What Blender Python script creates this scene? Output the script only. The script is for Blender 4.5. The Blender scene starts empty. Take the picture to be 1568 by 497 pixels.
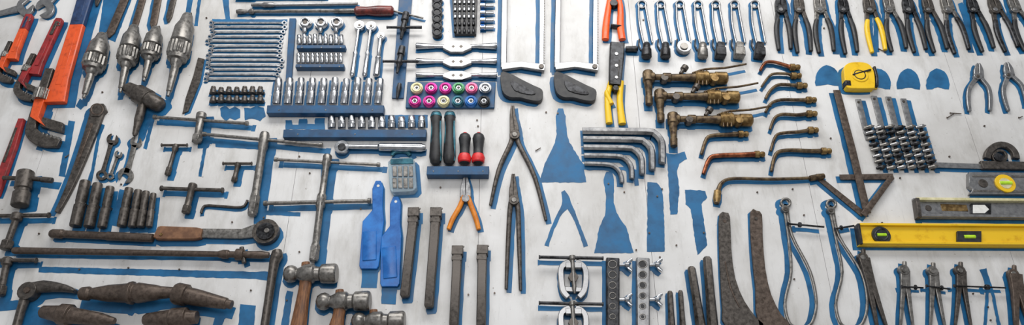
import bpy, math, random
from mathutils import Vector, noise
random.seed(5)
# ---- calibration: photo measurements (1568x497 plan) rectified onto the wall plane y=0 (metres)
F=1100.0; TH=math.radians(27); D=2.2; ZC=0.95; CX,CY=784.0,248.5
c_,s_=math.cos(TH),math.sin(TH)
def W(u,v,h=0.0):
    a=(u-CX)/F; b=-(v-CY)/F
    dy=c_-b*s_; dz=s_+b*c_
    t=(D-h)/dy
    return Vector((a*t,-h,ZC+dz*t))
def sc(u,v,h=0.0):
    b=-(v-CY)/F
    return (D-h)/(c_-b*s_)/F
# ---- materials
def lin(hx):
    hx=hx.lstrip('#'); o=[]
    for i in (0,2,4):
        c=int(hx[i:i+2],16)/255
        o.append(c/12.92 if c<=0.04045 else ((c+0.055)/1.055)**2.4)
    return (*o,1)
MATS={}
def mk(name,c1,c2,metal=0.0,rough=0.5,scale=30,lo=0.4,hi=0.65,rvar=0.15,bump=0.0,coat=0.0,stretch=None):
    m=bpy.data.materials.new(name); m.use_nodes=True; nt=m.node_tree; N=nt.nodes; L=nt.links
    b=N['Principled BSDF']
    tc=N.new('ShaderNodeTexCoord'); oi=N.new('ShaderNodeObjectInfo')
    mul=N.new('ShaderNodeMath'); mul.operation='MULTIPLY'; mul.inputs[1].default_value=37.0
    L.new(oi.outputs['Random'],mul.inputs[0])
    add=N.new('ShaderNodeVectorMath'); add.operation='ADD'
    L.new(tc.outputs['Object'],add.inputs[0]); L.new(mul.outputs[0],add.inputs[1])
    src=add.outputs[0]
    if stretch:
        mp=N.new('ShaderNodeMapping'); mp.inputs['Scale'].default_value=stretch
        L.new(src,mp.inputs['Vector']); src=mp.outputs[0]
    n=N.new('ShaderNodeTexNoise'); n.inputs['Scale'].default_value=scale; n.inputs['Detail'].default_value=6; n.inputs['Roughness'].default_value=0.65
    L.new(src,n.inputs['Vector'])
    r=N.new('ShaderNodeValToRGB'); r.color_ramp.elements[0].position=lo; r.color_ramp.elements[1].position=hi
    r.color_ramp.elements[0].color=lin(c1); r.color_ramp.elements[1].color=lin(c2)
    L.new(n.outputs['Fac'],r.inputs[0]); L.new(r.outputs[0],b.inputs['Base Color'])
    b.inputs['Metallic'].default_value=metal
    mr=N.new('ShaderNodeMapRange'); mr.inputs[1].default_value=0.3; mr.inputs[2].default_value=0.7
    mr.inputs[3].default_value=max(0.03,rough-rvar); mr.inputs[4].default_value=min(1,rough+rvar)
    L.new(n.outputs['Fac'],mr.inputs[0]); L.new(mr.outputs[0],b.inputs['Roughness'])
    if bump:
        bp=N.new('ShaderNodeBump'); bp.inputs['Strength'].default_value=bump; bp.inputs['Distance'].default_value=0.0008
        L.new(n.outputs['Fac'],bp.inputs['Height']); L.new(bp.outputs[0],b.inputs['Normal'])
    if coat: b.inputs['Coat Weight'].default_value=coat
    MATS[name]=m
mk('chrome','#9a9ca0','#c0c2c6',1,0.22,60,lo=.3,hi=.7,rvar=0.05)
mk('steel','#7c7c7e','#a4a4a4',0.9,0.33,70,lo=.3,hi=.7,rvar=.08,bump=0.05)
mk('worn','#5e5b57','#96938f',0.8,0.36,80,lo=.3,hi=.7,bump=0.15)
mk('dark','#37332f','#68625d',0.65,0.4,90,lo=.3,hi=.7,bump=0.2)
mk('rust','#40362f','#6c5f56',0.55,0.42,90,lo=.3,hi=.7,bump=0.2)
mk('gun','#1e1e20','#4a4b4e',0.7,0.38,60,bump=0.15)
mk('black','#161618','#2a2b2e',0.0,0.5,60,bump=0.1)
mk('brass','#6b5332','#a58a5c',0.8,0.4,60,bump=0.2)
mk('brassd','#43362b','#7c6a50',0.7,0.45,60,bump=0.2)
mk('copper','#6a3a26','#a8684a',0.85,0.38,50,bump=0.1)
mk('orange','#a83c18','#dc5420',0.0,0.42,35,lo=0.3,hi=0.5,bump=0.1)
mk('orangeh','#ea5212','#fa6824',0.0,0.4,35)
mk('amber','#c06c14','#e08a20',0.0,0.4,35)
mk('red','#6a1c1e','#98282a',0.0,0.45,40,lo=0.35,hi=0.55,bump=0.15)
mk('redb','#c01c20','#d83030',0.0,0.4,40)
mk('redwood','#4a1512','#7a2a20',0.0,0.35,40,coat=0.4)
mk('navy','#14284a','#24406a',0.0,0.45,30)
mk('bluepl','#0d58a2','#1a74c4',0.0,0.38,20)
mk('yellow','#c89804','#e6bc18',0.0,0.42,30,lo=0.25,hi=0.45,bump=0.05)
mk('wood','#5a3820','#8a6040',0.0,0.6,25,stretch=(8,8,1),bump=0.2)
mk('leather','#64442f','#866044',0.0,0.6,40,bump=0.2)
mk('bpaint','#0a4870','#126394',0.0,0.5,14,lo=0.3,hi=0.6,bump=0.1)
mk('rack','#0a3a5e','#14527e',0.0,0.5,20,bump=0.2)
mk('magenta','#b01878','#e040a8',0.35,0.3,30)
mk('pink','#d05080','#f080a8',0.3,0.3,30)
mk('green','#3a8050','#70b080',0.3,0.3,30)
mk('cream','#c8c090','#e8e0b8',0.2,0.35,30)
mk('teal','#205060','#307888',0.3,0.35,30)
mk('white','#c8c8c4','#e4e4e0',0,0.5,30)
mk('lime','#a8d820','#c8f040',0,0.2,30)
def glass():
    m=bpy.data.materials.new('clear_plastic'); m.use_nodes=True
    b=m.node_tree.nodes['Principled BSDF']
    b.inputs['Base Color'].default_value=(0.72,0.85,0.92,1); b.inputs['Roughness'].default_value=0.12
    b.inputs['Transmission Weight'].default_value=0.75; b.inputs['IOR'].default_value=1.2
    MATS['clear']=m
glass()
# ---- paint layer
PV=[];PF=[];pk=[0]
def jit(p,a):
    q=Vector((p.x*70,p.z*70,3.1))
    return Vector((p.x+noise.noise(q)*a,p.y,p.z+noise.noise(q+Vector((9,5,2)))*a))
def addpaint(faces):
    pk[0]+=1; y=-(0.0004+pk[0]*0.0000012)
    for f in faces:
        i=len(PV)
        for p in f: PV.append(jit(Vector((p.x,y,p.z)),0.0025))
        PF.append(list(range(i,i+len(f))))
def cat(pts,k,closed=False):
    if k<=0 or len(pts)<3: return list(pts)
    n=len(pts); out=[]
    rng=range(n) if closed else range(n-1)
    for i in rng:
        if closed: p0,p1,p2,p3=[pts[(i+j-1)%n] for j in range(4)]
        else: p0,p1,p2,p3=pts[max(i-1,0)],pts[i],pts[i+1],pts[min(i+2,n-1)]
        for j in range(k):
            t=j/k
            out.append(tuple(0.5*((2*b)+(-a+c)*t+(2*a-5*b+4*c-d)*t*t+(-a+3*b-3*c+d)*t**3) for a,b,c,d in zip(p0,p1,p2,p3)))
    if not closed: out.append(tuple(pts[-1]))
    return out
def dense(poly,st=5.0):
    out=[]; n=len(poly)
    for i in range(n):
        a=poly[i]; b=poly[(i+1)%n]; L=math.hypot(b[0]-a[0],b[1]-a[1]); m=max(1,int(L/st))
        for j in range(m): out.append((a[0]+(b[0]-a[0])*j/m,a[1]+(b[1]-a[1])*j/m))
    return out
class T:
    def __init__(s,name,sil=(2,1,1.2)):
        s.n=name; s.V=[];s.F=[];s.M=[];s.mats=[]; s.sil=sil
    def mi(s,m):
        if m not in s.mats: s.mats.append(m)
        return s.mats.index(m)
    def s(s,pts,m,th=None,k=0,h0=0.001,hc=None,sh='round',seg=14,sil=True,tf=None):
        pts=[tuple(map(float,p)) for p in cat(pts,k)]
        if th is not None: mt=th
        else: mt=max(p[2]*sc(p[0],p[1]) for p in pts)*(tf or 1)
        if hc is None: hc=h0+mt/2
        P=[W(p[0],p[1],hc) for p in pts]; Wd=[p[2]*sc(p[0],p[1],hc) for p in pts]
        n=len(P); fr=[]
        for i in range(n):
            a=i-1
            while a>=0 and (P[a]-P[i]).length<1e-5: a-=1
            b=i+1
            while b<n and (P[b]-P[i]).length<1e-5: b+=1
            A=P[a] if a>=0 else P[i]; B=P[b] if b<n else P[i]
            fr.append((B-A).normalized())
        if sh=='rect': prof=[(1,.72),(.86,1),(-.86,1),(-1,.72),(-1,-.72),(-.86,-1),(.86,-1),(1,-.72)]
        elif sh=='hex': prof=[(math.cos(math.pi/3*j),math.sin(math.pi/3*j)) for j in range(6)]
        elif sh=='sq': prof=[(1,1),(-1,1),(-1,-1),(1,-1)]
        elif sh=='gear': prof=[(math.cos(math.pi/18*j)*(1 if j%2 else .9),math.sin(math.pi/18*j)*(1 if j%2 else .9)) for j in range(36)]
        else: prof=[(math.cos(2*math.pi*j/seg),math.sin(2*math.pi*j/seg)) for j in range(seg)]
        base=len(s.V); q=len(prof); mi=s.mi(m)
        for i in range(n):
            nn=fr[i].cross(Vector((0,-1,0))).normalized()
            w=Wd[i]/2; tt=(th/2 if th is not None else w*(tf or 1))
            for a,b in prof: s.V.append(P[i]+nn*(a*w)+Vector((0,-b*tt,0)))
        for i in range(n-1):
            for j in range(q):
                a=base+i*q+j; b=base+i*q+(j+1)%q
                s.F.append([a,b,b+q,a+q]); s.M.append(mi)
        s.F.append([base+j for j in range(q)][::-1]); s.M.append(mi)
        s.F.append([base+(n-1)*q+j for j in range(q)]); s.M.append(mi)
        if s.sil and sil:
            dx,dy,g=s.sil; fs=[]
            k0=sc(pts[0][0],pts[0][1]); off=Vector((dx*k0,0,-dy*k0)); gg=g*k0
            L=[];R=[]
            for i in range(n):
                nn=fr[i].cross(Vector((0,-1,0))).normalized()
                e=fr[i]*(gg*(-1 if i==0 else (1 if i==n-1 else 0)))
                w=Wd[i]/2+gg
                L.append(P[i]+nn*w+off+e); R.append(P[i]-nn*w+off+e)
            for i in range(n-1):
                if (P[i+1]-P[i]).length<1e-5: continue
                m_=max(1,int((P[i+1]-P[i]).length/0.03))
                for j in range(m_):
                    u,v=j/m_,(j+1)/m_
                    fs.append([L[i].lerp(L[i+1],u),R[i].lerp(R[i+1],u),R[i].lerp(R[i+1],v),L[i].lerp(L[i+1],v)])
            addpaint(fs)
        return s
    def l(s,x0,y0,x1,y1,prof,m,**kw):
        return s.s([(x0+(x1-x0)*t,y0+(y1-y0)*t,w) for t,w in prof],m,**kw)
    def p(s,poly,m,h0=0.001,h1=0.006,k=0,sil=True,hm=None):
        poly=cat(poly,k,True) if k else poly
        hm=hm if hm is not None else h1
        P=[W(x,y,hm) for x,y in poly]; n=len(P)
        area=sum(P[i].x*P[(i+1)%n].z-P[(i+1)%n].x*P[i].z for i in range(n))
        if area<0: P=P[::-1]
        b=len(s.V); mi=s.mi(m)
        for q in P: s.V.append(Vector((q.x,-h1,q.z)))
        for q in P: s.V.append(Vector((q.x,-h0,q.z)))
        s.F.append([b+i for i in range(n)]); s.M.append(mi)
        s.F.append([b+n+i for i in range(n)][::-1]); s.M.append(mi)
        for i in range(n):
            j=(i+1)%n
            s.F.append([b+i,b+n+i,b+n+j,b+j]); s.M.append(mi)
        if s.sil and sil:
            dx,dy,g=s.sil; k0=sc(*poly[0]); off=Vector((dx*k0,0,-dy*k0))
            c=sum(P,Vector())/n; r=max((q-c).length for q in P); f=1+g*k0/r
            addpaint([[c+(q-c)*f+off for q in P]])
        return s
    def d(s,x,y,R,m,h0=0.001,h1=0.01,seg=20,R2=None,rot=0,sil=True):
        R2=R if R2 is None else R2
        k0=sc(x,y,h1); c=W(x,y,h1); b=len(s.V); mi=s.mi(m)
        for (rr,h) in ((R2,h1),(R,h0)):
            for j in range(seg):
                a=2*math.pi*j/seg+rot
                s.V.append(Vector((c.x+math.cos(a)*rr*k0,-h,c.z+math.sin(a)*rr*k0)))
        s.F.append([b+i for i in range(seg)]); s.M.append(mi)
        s.F.append([b+seg+i for i in range(seg)][::-1]); s.M.append(mi)
        for i in range(seg):
            j=(i+1)%seg
            s.F.append([b+i,b+seg+i,b+seg+j,b+j]); s.M.append(mi)
        if s.sil and sil:
            dx,dy,g=s.sil
            addpaint([[Vector((c.x+(math.cos(2*math.pi*j/16)*(R+g)+dx)*k0,0,c.z+(math.sin(2*math.pi*j/16)*(R+g)-dy)*k0)) for j in range(16)]])
        return s
    def r(s,x,y,R,w,m,h0=0.001,a0=0,a1=360,th=None,seg=24,sil=True,sq=0.9):
        pts=[]
        for j in range(seg+1):
            a=math.radians(a0+(a1-a0)*j/seg)
            pts.append((x+math.cos(a)*R,y-math.sin(a)*R*sq,w))
        return s.s(pts,m,th=th,h0=h0,seg=10,sil=sil,sh='rect' if th else 'round')
    def done(s,bev=0.0008):
        me=bpy.data.meshes.new(s.n)
        P=s.V; mn=Vector((min(p.x for p in P),min(p.y for p in P),min(p.z for p in P))); mx=Vector((max(p.x for p in P),max(p.y for p in P),max(p.z for p in P)))
        o=Vector(((mn.x+mx.x)/2,mx.y,(mn.z+mx.z)/2))
        me.from_pydata([p-o for p in P],[],s.F)
        for m in s.mats: me.materials.append(MATS[m])
        me.polygons.foreach_set('material_index',s.M)
        me.polygons.foreach_set('use_smooth',[True]*len(s.F))
        me.update()
        try: me.set_sharp_from_angle(angle=math.radians(38))
        except Exception: pass
        ob=bpy.data.objects.new(s.n,me); ob.location=o
        bpy.context.collection.objects.link(ob)
        if bev:
            md=ob.modifiers.new('bevel','BEVEL'); md.width=bev; md.segments=1; md.limit_method='ANGLE'; md.angle_limit=math.radians(40); md.use_clamp_overlap=True
        return ob
def paintshape(poly,k=0,name='painted_silhouette'):
    poly=cat(poly,k,True) if k else poly
    poly=dense(poly,4)
    P=[jit(W(x,y,0),0.003) for x,y in poly]
    pk[0]+=1; y=0.0004+pk[0]*0.0000012
    if sum(P[i].x*P[(i+1)%len(P)].z-P[(i+1)%len(P)].x*P[i].z for i in range(len(P)))<0: P=P[::-1]
    me=bpy.data.meshes.new(name); me.from_pydata([(p.x,-y,p.z) for p in P],[],[list(range(len(P)))])
    me.materials.append(MATS['bpaint']); o=bpy.data.objects.new(name,me); bpy.context.collection.objects.link(o)
def stroke(pts,k=0):
    pts=cat(pts,k); fs=[]; L=[];R=[]
    dn=[]
    for i in range(len(pts)-1):
        a,b=pts[i],pts[i+1]; m=max(1,int(math.hypot(b[0]-a[0],b[1]-a[1])/5))
        dn+= [tuple(a[q]+(b[q]-a[q])*j/m for q in range(3)) for j in range(m)]
    dn.append(pts[-1])
    for i in range(len(dn)):
        a=dn[max(i-1,0)]; b=dn[min(i+1,len(dn)-1)]
        dx,dy=b[0]-a[0],b[1]-a[1]; l=math.hypot(dx,dy) or 1; w=dn[i][2]/2
        L.append(W(dn[i][0]-dy/l*w,dn[i][1]+dx/l*w)); R.append(W(dn[i][0]+dy/l*w,dn[i][1]-dx/l*w))
    for i in range(len(dn)-1): fs.append([L[i],R[i],R[i+1],L[i+1]])
    addpaint(fs)
def frame(px,py,ang):
    a=math.radians(ang); sx,sy=math.sin(a),math.cos(a)
    def f(q,s,*w): return (px+sx*s+sy*q,py+sy*s-sx*q,*w)
    return f

# ================= tool builders =================
def pliers(name,px,py,ang,L1,wh,L2,sp,mh='black',ms='gun',hw=5,grip=0.0,sil=(2,2,1.5),tip=0.3):
    t=T(name,sil); f=frame(px,py,ang)
    for q in (-1,1):
        t.s([f(q*wh*.25,wh*.2,wh*.55),f(q*wh*.27,-L1*.35,wh*.5),f(q*wh*.2,-L1*.7,wh*.36),f(q*wh*tip*.32,-L1,wh*tip*.5)],ms,th=0.013,k=3,sh='rect')
        hp=[f(q*wh*.15,-wh*.2,wh*.55),f(q*wh*.35,L2*.1,hw*1.1),f(q*sp*.85,L2*.35,hw),f(q*sp,L2*.65,hw),f(q*sp*.92,L2,hw*.8)]
        if mh==ms: t.s(hp,ms,th=0.011,k=4,sh='rect')
        else:
            t.s(hp[:3],ms,th=0.009,k=3,sh='rect')
            t.s([f(q*sp*.62,L2*.24,hw*1.1),f(q*sp*.9,L2*.4,hw*1.35),f(q*sp,L2*.65,hw*1.3),f(q*sp*.92,L2,hw)],mh,th=0.014,k=4,h0=0.0008)
    t.d(*f(0,0),wh*.42,ms,0.001,0.017)
    t.d(*f(0,0),wh*.2,'steel' if ms!='steel' else 'dark',0.001,0.0195,seg=10,sil=False)
    return t.done()
def openhead(t,x,y,R,dirang,m,th=0.006,gap=.42,depth=1.1):
    pts=[]; ga=math.degrees(math.asin(gap))
    for j in range(17):
        a=math.radians(dirang+ga+(360-2*ga)*j/16); pts.append((x+math.cos(a)*R,y+math.sin(a)*R))
    d=math.radians(dirang); ux,uy=math.cos(d),math.sin(d); e=R*(1-depth*.95)
    g=R*gap
    pts.append((x+ux*e+uy*g,y+uy*e-ux*g)); pts.append((x+ux*(e-g*.3),y+uy*(e-g*.3))); pts.append((x+ux*e-uy*g,y+uy*e+ux*g))
    t.p(pts,m,0.001,0.001+th)
def combo(name,x0,y0,x1,y1,w,R,m='chrome',sil=(1,2,1),th=.005,h0=.002):
    t=T(name,sil); d=math.degrees(math.atan2(y0-y1,x0-x1)); l=math.hypot(x1-x0,y1-y0); ux,uy=(x1-x0)/l,(y1-y0)/l
    t.s([(x0+ux*R*.7,y0+uy*R*.7,w*1.3),(x0+ux*R*2,y0+uy*R*2,w),(x1-ux*R*2,y1-uy*R*2,w),(x1-ux*R*.8,y1-uy*R*.8,w*1.2)],m,th=th*.8,sh='rect',h0=h0)
    openhead(t,x0,y0,R,d,m,th=th); t.r(x1,y1,R*.72,R*.5,m,h0=h0,th=th,seg=16)
    return t.done(0.0005)
def socket(x,y0,y1,w,m='chrome',hc=0.014,sil=(1,1,1),lean=0):
    t=T('socket',sil); x1=x-lean
    t.l(x,y0,x1,y1,[(0,w*.82),(.03,w*.9),(.45,w*.92),(.47,w*.84),(.52,w*.84),(.54,w),(.97,w),(1,w*.92)],m,hc=hc,seg=18)
    t.l(x,y0-.3,x,y0+.5,[(0,w*.5),(1,w*.5)],'dark',hc=hc,seg=10,sil=False)
    t.s([(x,(y0+y1)/2,w*.3),(x-lean*.1,(y0+y1)/2+3,w*.3)],m,h0=0.0006,hc=hc/2,sil=False,th=hc,sh='sq')
    return t.done(0.0005)
def tee(name,bar,stem,m='worn',sil=(4,5,1.5),bw=5,sw=8,hub=11):
    t=T(name,sil); x0,y0,x1,y1=bar; a0,b0,a1,b1=stem; hc=hub*.0011+.001
    t.l(x0,y0,x1,y1,[(0,bw*1.5),(.03,bw*1.5),(.03,bw),(.97,bw),(.97,bw*1.5),(1,bw*1.5)],m,hc=hc)
    t.l(a0,b0,a1,b1,[(0,hub*.8),(.03,hub),(.18,hub),(.22,sw),(.72,sw),(.76,hub*.95),(.98,hub*.95),(1,hub*.8)],m,hc=hc)
    t.l(a0,b0,a1,b1,[(.77,hub*1.08),(.97,hub*1.08)],m,hc=hc,sh='hex',sil=False)
    return t.done()
def pipe_wrench(E,B,w,col,side=-1,ecol=None,sil=(4,4,2),L=1.0):
    t=T('pipe_wrench',sil); dx,dy=B[0]-E[0],B[1]-E[1]; l=math.hypot(dx,dy); f=frame(E[0],E[1],math.degrees(math.atan2(dx,dy)))
    q=side
    if ecol:
        t.s([f(0,0,w*.75),f(0,l*.08,w*.9),f(0,l*.33,w*.85)],ecol,th=0.022,sh='rect')
        t.s([f(0,l*.33,w*.85),f(0,l*.8,w*1.0),f(0,l*1.0,w*1.35)],col,th=0.022,sh='rect')
    else: t.s([f(0,0,w*.6),f(0,l*.05,w*.85),f(0,l*.8,w*.95),f(0,l,w*1.3)],col,th=0.02,sh='rect')
    t.s([f(0,l*.06,w*.3),f(0,l*.3,w*.34)],'navy' if ecol else 'dark',th=0.0235,sh='rect',sil=False)
    t.s([f(0,l*.38,w*.3),f(0,l*.85,w*.4)],col if ecol else 'red',th=0.0236,sh='rect',sil=False)
    t.p([f(-w*.7*q*-1,l-w*.1),f(-w*.75*q*-1,l+w*1.1),f(w*.2*q,l+w*1.5),f(w*1.25*q,l+w*1.2),f(w*1.3*q,l-w*.2),f(w*.6*q,l-w*.6)] ,col,0.001,0.026)
    t.p([f(-w*.8*q,l+w*1.0),f(-w*.9*q,l+w*1.55),f(w*.5*q,l+w*1.6),f(w*.5*q,l+w*1.0)],'dark',0.003,0.02)
    t.s([f(w*.85*q,l-w*1.9,w*.5),f(w*.9*q,l-w*.5,w*.55),f(w*.95*q,l+w*1.7,w*.6),f(w*.7*q,l+w*2.2,w*.75),f(0,l+w*2.45,w*.75),f(-w*1.0*q,l+w*2.3,w*.5)],'dark',th=0.018,sh='rect',k=3,h0=0.002)
    for i in range(6): t.s([f(-w*(.9-.25*i)*q,l+w*1.95,w*.12),f(-w*(.9-.25*i)*q,l+w*2.15,w*.12)],'worn',th=0.017,h0=.002,sh='sq',sil=False)
    t.s([f(w*.88*q,l-w*.55,w*.95),f(w*.9*q,l+w*.1,w*.95)],'worn',hc=0.016,sh='gear',sil=False)
    t.r(*f(0,w*.5),w*.2,w*.1,'worn',h0=0.02,sil=False,seg=12)
    return t.done()
def chuck(xt,yt,xb,yb,w,m='worn',sil=(-6,3,1.5)):
    t=T('drill_chuck',sil); hc=w*.0012+.001
    t.l(xt,yt,xb,yb,[(0,w*.35),(.02,w*.48),(.1,w*.62),(.17,w*.9),(.34,w),(.36,w*.8),(.38,w*.8)],m,hc=hc,seg=22)
    t.l(xt,yt,xb,yb,[(.37,w*1.08),(.5,w*1.1),(.52,w*.95)],m,hc=hc,sh='gear')
    t.l(xt,yt,xb,yb,[(.5,w*.95),(.56,w*.9),(.57,w*.6),(.62,w*.5),(.64,w*.36),(.7,w*.38),(.94,w*.27),(.95,w*.18),(1,w*.16)],m,hc=hc,seg=18)
    for a in (-.5,0,.5):
        t.s([(xt+a*w*.28,yt-2,w*.1),(xt+a*w*.3,yt+4,w*.12)],'dark',hc=hc,sil=False)
    return t.done()
def hammer(x0,x1,y,w,hx,hy0,hx1,hy1):
    t=T('ball_peen_hammer',(-3,3,1.5)); hc=w*.0009+.002
    t.l(x0,y+1,x1,y,[(0,w*.2),(.03,w*.6),(.09,w*.82),(.16,w*.88),(.22,w*.75),(.26,w*.55),(.33,w*.72),(.4,w*.95),(.56,w*.95),(.6,w*.72),(.68,w*.68),(.72,w*.95),(.95,w),(.98,w*.95),(1,w*.85)],'worn',hc=hc,seg=22)
    t.s([(hx,y-w*.55,w*.4),(hx,y+w*.4,w*.6),(hx+(hx1-hx)*.3,hy0+(hy1-hy0)*.3,w*.62),(hx1,hy1,w*.85)],'wood',hc=hc,k=3,tf=.75)
    t.s([(hx-w*.12,y-w*.5,w*.12),(hx+w*.12,y-w*.5,w*.12)],'steel',hc=hc+.004,sil=False)
    return t.done()

# ================= WALL / FLOOR =================
def wallmat():
    m=bpy.data.materials.new('dirty_white_paint'); m.use_nodes=True; nt=m.node_tree;N=nt.nodes;L=nt.links;b=N['Principled BSDF']
    g=N.new('ShaderNodeNewGeometry')
    def nz(scale,det,st=None,rough=.6):
        n=N.new('ShaderNodeTexNoise'); n.inputs['Scale'].default_value=scale;n.inputs['Detail'].default_value=det;n.inputs['Roughness'].default_value=rough
        if st:
            mp=N.new('ShaderNodeMapping'); mp.inputs['Scale'].default_value=st; L.new(g.outputs['Position'],mp.inputs[0]); L.new(mp.outputs[0],n.inputs['Vector'])
        else: L.new(g.outputs['Position'],n.inputs['Vector'])
        return n
    def ramp(n,lo,hi,c1,c2):
        r=N.new('ShaderNodeValToRGB'); r.color_ramp.elements[0].position=lo;r.color_ramp.elements[1].position=hi
        r.color_ramp.elements[0].color=c1;r.color_ramp.elements[1].color=c2; L.new(n.outputs['Fac'],r.inputs[0]); return r
    def mixm(a,b_):
        x=N.new('ShaderNodeMix'); x.data_type='RGBA'; x.blend_type='MULTIPLY'; x.inputs[0].default_value=1
        L.new(a.outputs[0] if a.bl_idname!='ShaderNodeMix' else a.outputs[2],x.inputs[6]); L.new(b_.outputs[0],x.inputs[7]); return x
    r1=ramp(nz(2.2,8),.32,.6,lin('#bab8b5'),lin('#dadada'))
    r2=ramp(nz(9,10,(1,1,.35),.7),.34,.5,(.79,.78,.76,1),(1,1,1,1))
    r3=ramp(nz(90,3),.27,.32,(.42,.38,.34,1),(1,1,1,1))
    r4=ramp(nz(30,6,(3,3,.4)),.3,.42,(.88,.88,.88,1),(1,1,1,1))
    x=mixm(mixm(mixm(r1,r2),r3),r4)
    L.new(x.outputs[2],b.inputs['Base Color'])
    rr=ramp(nz(12,6),.3,.7,(.42,.42,.42,1),(.65,.65,.65,1)); L.new(rr.outputs[0],b.inputs['Roughness'])
    bp=N.new('ShaderNodeBump'); bp.inputs['Strength'].default_value=.25; bp.inputs['Distance'].default_value=.002
    L.new(nz(25,8,(2.5,2.5,.6)).outputs['Fac'],bp.inputs['Height']); L.new(bp.outputs[0],b.inputs['Normal'])
    return m
WM=wallmat()
def boxmesh(name,boxes,mat):
    V=[];Fs=[]
    for (x0,x1,y0,y1,z0,z1) in boxes:
        i=len(V); V+=[(x,y,z) for x in (x0,x1) for y in (y0,y1) for z in (z0,z1)]
        Fs+=[[i,i+1,i+3,i+2],[i+4,i+6,i+7,i+5],[i,i+4,i+5,i+1],[i+2,i+3,i+7,i+6],[i,i+2,i+6,i+4],[i+1,i+5,i+7,i+3]]
    me=bpy.data.meshes.new(name); me.from_pydata(V,[],Fs); me.materials.append(mat); o=bpy.data.objects.new(name,me); bpy.context.collection.objects.link(o); return o
seams=[-3.4]+[W(x,250).x for x in (60,455,735,985,1232,1502)]+[3.4]
boxmesh('wall_back',[(seams[i]+.0006,seams[i+1]-.0006,0,.02,0,3.6) for i in range(len(seams)-1)]+[(-3.4,3.4,.019,.06,0,3.6)],WM)
fm=bpy.data.materials.new('concrete'); fm.use_nodes=True
_n=fm.node_tree.nodes.new('ShaderNodeTexNoise'); _n.inputs['Scale'].default_value=6
_r=fm.node_tree.nodes.new('ShaderNodeValToRGB'); _r.color_ramp.elements[0].color=(.3,.3,.3,1); _r.color_ramp.elements[1].color=(.45,.44,.43,1)
fm.node_tree.links.new(_n.outputs[0],_r.inputs[0]); fm.node_tree.links.new(_r.outputs[0],fm.node_tree.nodes['Principled BSDF'].inputs['Base Color'])
boxmesh('floor',[(-3.4,3.4,-4,.06,-.1,0)],fm)

# ================= LEFT =================
t=T('adjustable_wrench'); t.s([(-25,26,10),(5,20,9),(28,14,13)],'steel',th=.012,sh='rect',k=2); openhead(t,38,10,13,-40,'steel',th=.014); t.done()
t=T('adjustable_wrench'); t.s([(105,-30,9),(85,-6,10),(74,4,14)],'steel',th=.012,sh='rect',k=2); openhead(t,68,12,14,150,'steel',th=.014); t.done()
pipe_wrench((46,24),(18,92),13,'orange',-1,ecol='red')
pipe_wrench((92,30),(52,115),15,'red',-1)
pipe_wrench((136,-18),(84,158),25,'orange',-1,ecol='navy',sil=(10,3,2))
t=T('pipe_wrench'); t.s([(34,183,9),(20,225,13),(-8,300,15)],'red',th=.018,sh='rect'); t.s([(27,197,4),(8,250,5)],'dark',th=.02,sh='rect',sil=False);t.done()
stroke([(172,-5,26),(158,60,16)]); stroke([(196,-5,14),(170,62,14)])
stroke([(110,185,10),(95,270,10)]); stroke([(78,170,8),(60,230,10)])
for (x0,y0,x1,y1,w,m) in [(196,-12,166,58,13,'rust'),(222,-12,205,46,10,'rust'),(244,-12,234,44,11,'rust'),(268,-10,258,34,9,'dark'),(158,-14,148,10,8,'dark')]:
    t=T('flat_file',(-4,2,1)); t.s([(x0,y0,w),(x1+(x0-x1)*.12,y1-8,w),(x1,y1,w*.3)],m,th=.007,sh='rect')
    t.done()
stroke([(292,-5,8),(284,48,8)]); stroke([(306,-5,5),(300,40,5)]); stroke([(345,-5,10),(350,40,6)])
chuck(158,52,128,150,31); chuck(206,40,184,141,29); chuck(240,42,220,124,27); chuck(288,22,257,147,31)
t=T('drill_chuck',(6,3,1.5)); t.l(194,134,248,163,[(0,14),(.04,20),(.3,24),(.32,30),(.62,30),(.64,25),(.9,24),(.98,18),(1,12)],'dark',hc=.02)
t.l(222,146,206,208,[(0,18),(.2,18),(.22,13),(.6,13),(.75,10),(.95,8),(1,5)],'dark',hc=.02); t.done()
t=T('hacksaw_blade_knife',(3,2,1)); t.p([(303,88),(313,90),(306,125),(288,170),(279,174),(284,150),(296,115)],'dark',.001,.005); t.done()
t=T('spud_wrench',(-9,3,1)); t.s([(150,172,22),(130,230,17),(108,285,12),(88,325,7)],'dark',th=.014,k=3,sh='rect'); t.d(149,168,13,'dark',.001,.018,seg=6); t.r(149,168,9,4,'rust',h0=.01,sil=False); t.s([(142,190,5),(118,255,4)],'rust',th=.016,k=0,sh='rect',sil=False); t.done()
combo('combination_wrench',172,213,156,268,6,9,'dark',sil=(3,3,1)); combo('combination_wrench',181,236,169,270,4,6,'worn',sil=(2,2,1))
t=T('open_end_wrench',(-4,3,1)); t.s([(206,222,9),(200,245,7),(194,265,10)],'worn',th=.006,sh='rect'); openhead(t,208,217,9,-75,'worn'); openhead(t,192,268,12,120,'worn'); t.done()
stroke([(156,190,9),(150,215,5),(142,260,5),(134,290,8)]); stroke([(128,155,14),(120,165,10)],0); stroke([(240,160,5),(222,228,6)]); stroke([(318,205,5),(306,270,5)])
t=T('tee_socket_wrench',(6,4,1)); t.l(40,262,30,315,[(0,20),(.03,24),(.5,24),(.52,20),(.6,20),(.62,25),(.98,25),(1,22)],'dark'); t.l(38,272,80,276,[(0,8),(.6,7),(.62,9),(1,9)],'dark',hc=.026); t.l(5,272,38,273,[(0,7),(1,7)],'dark',hc=.026); t.done()
tee('tee_wrench',(-10,330,76,329),(28,326,8,382),'dark',bw=6,sw=10,hub=17)
tee('tee_wrench',(-10,398,56,398),(12,394,0,452),'dark',bw=6,sw=10,hub=15)
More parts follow.
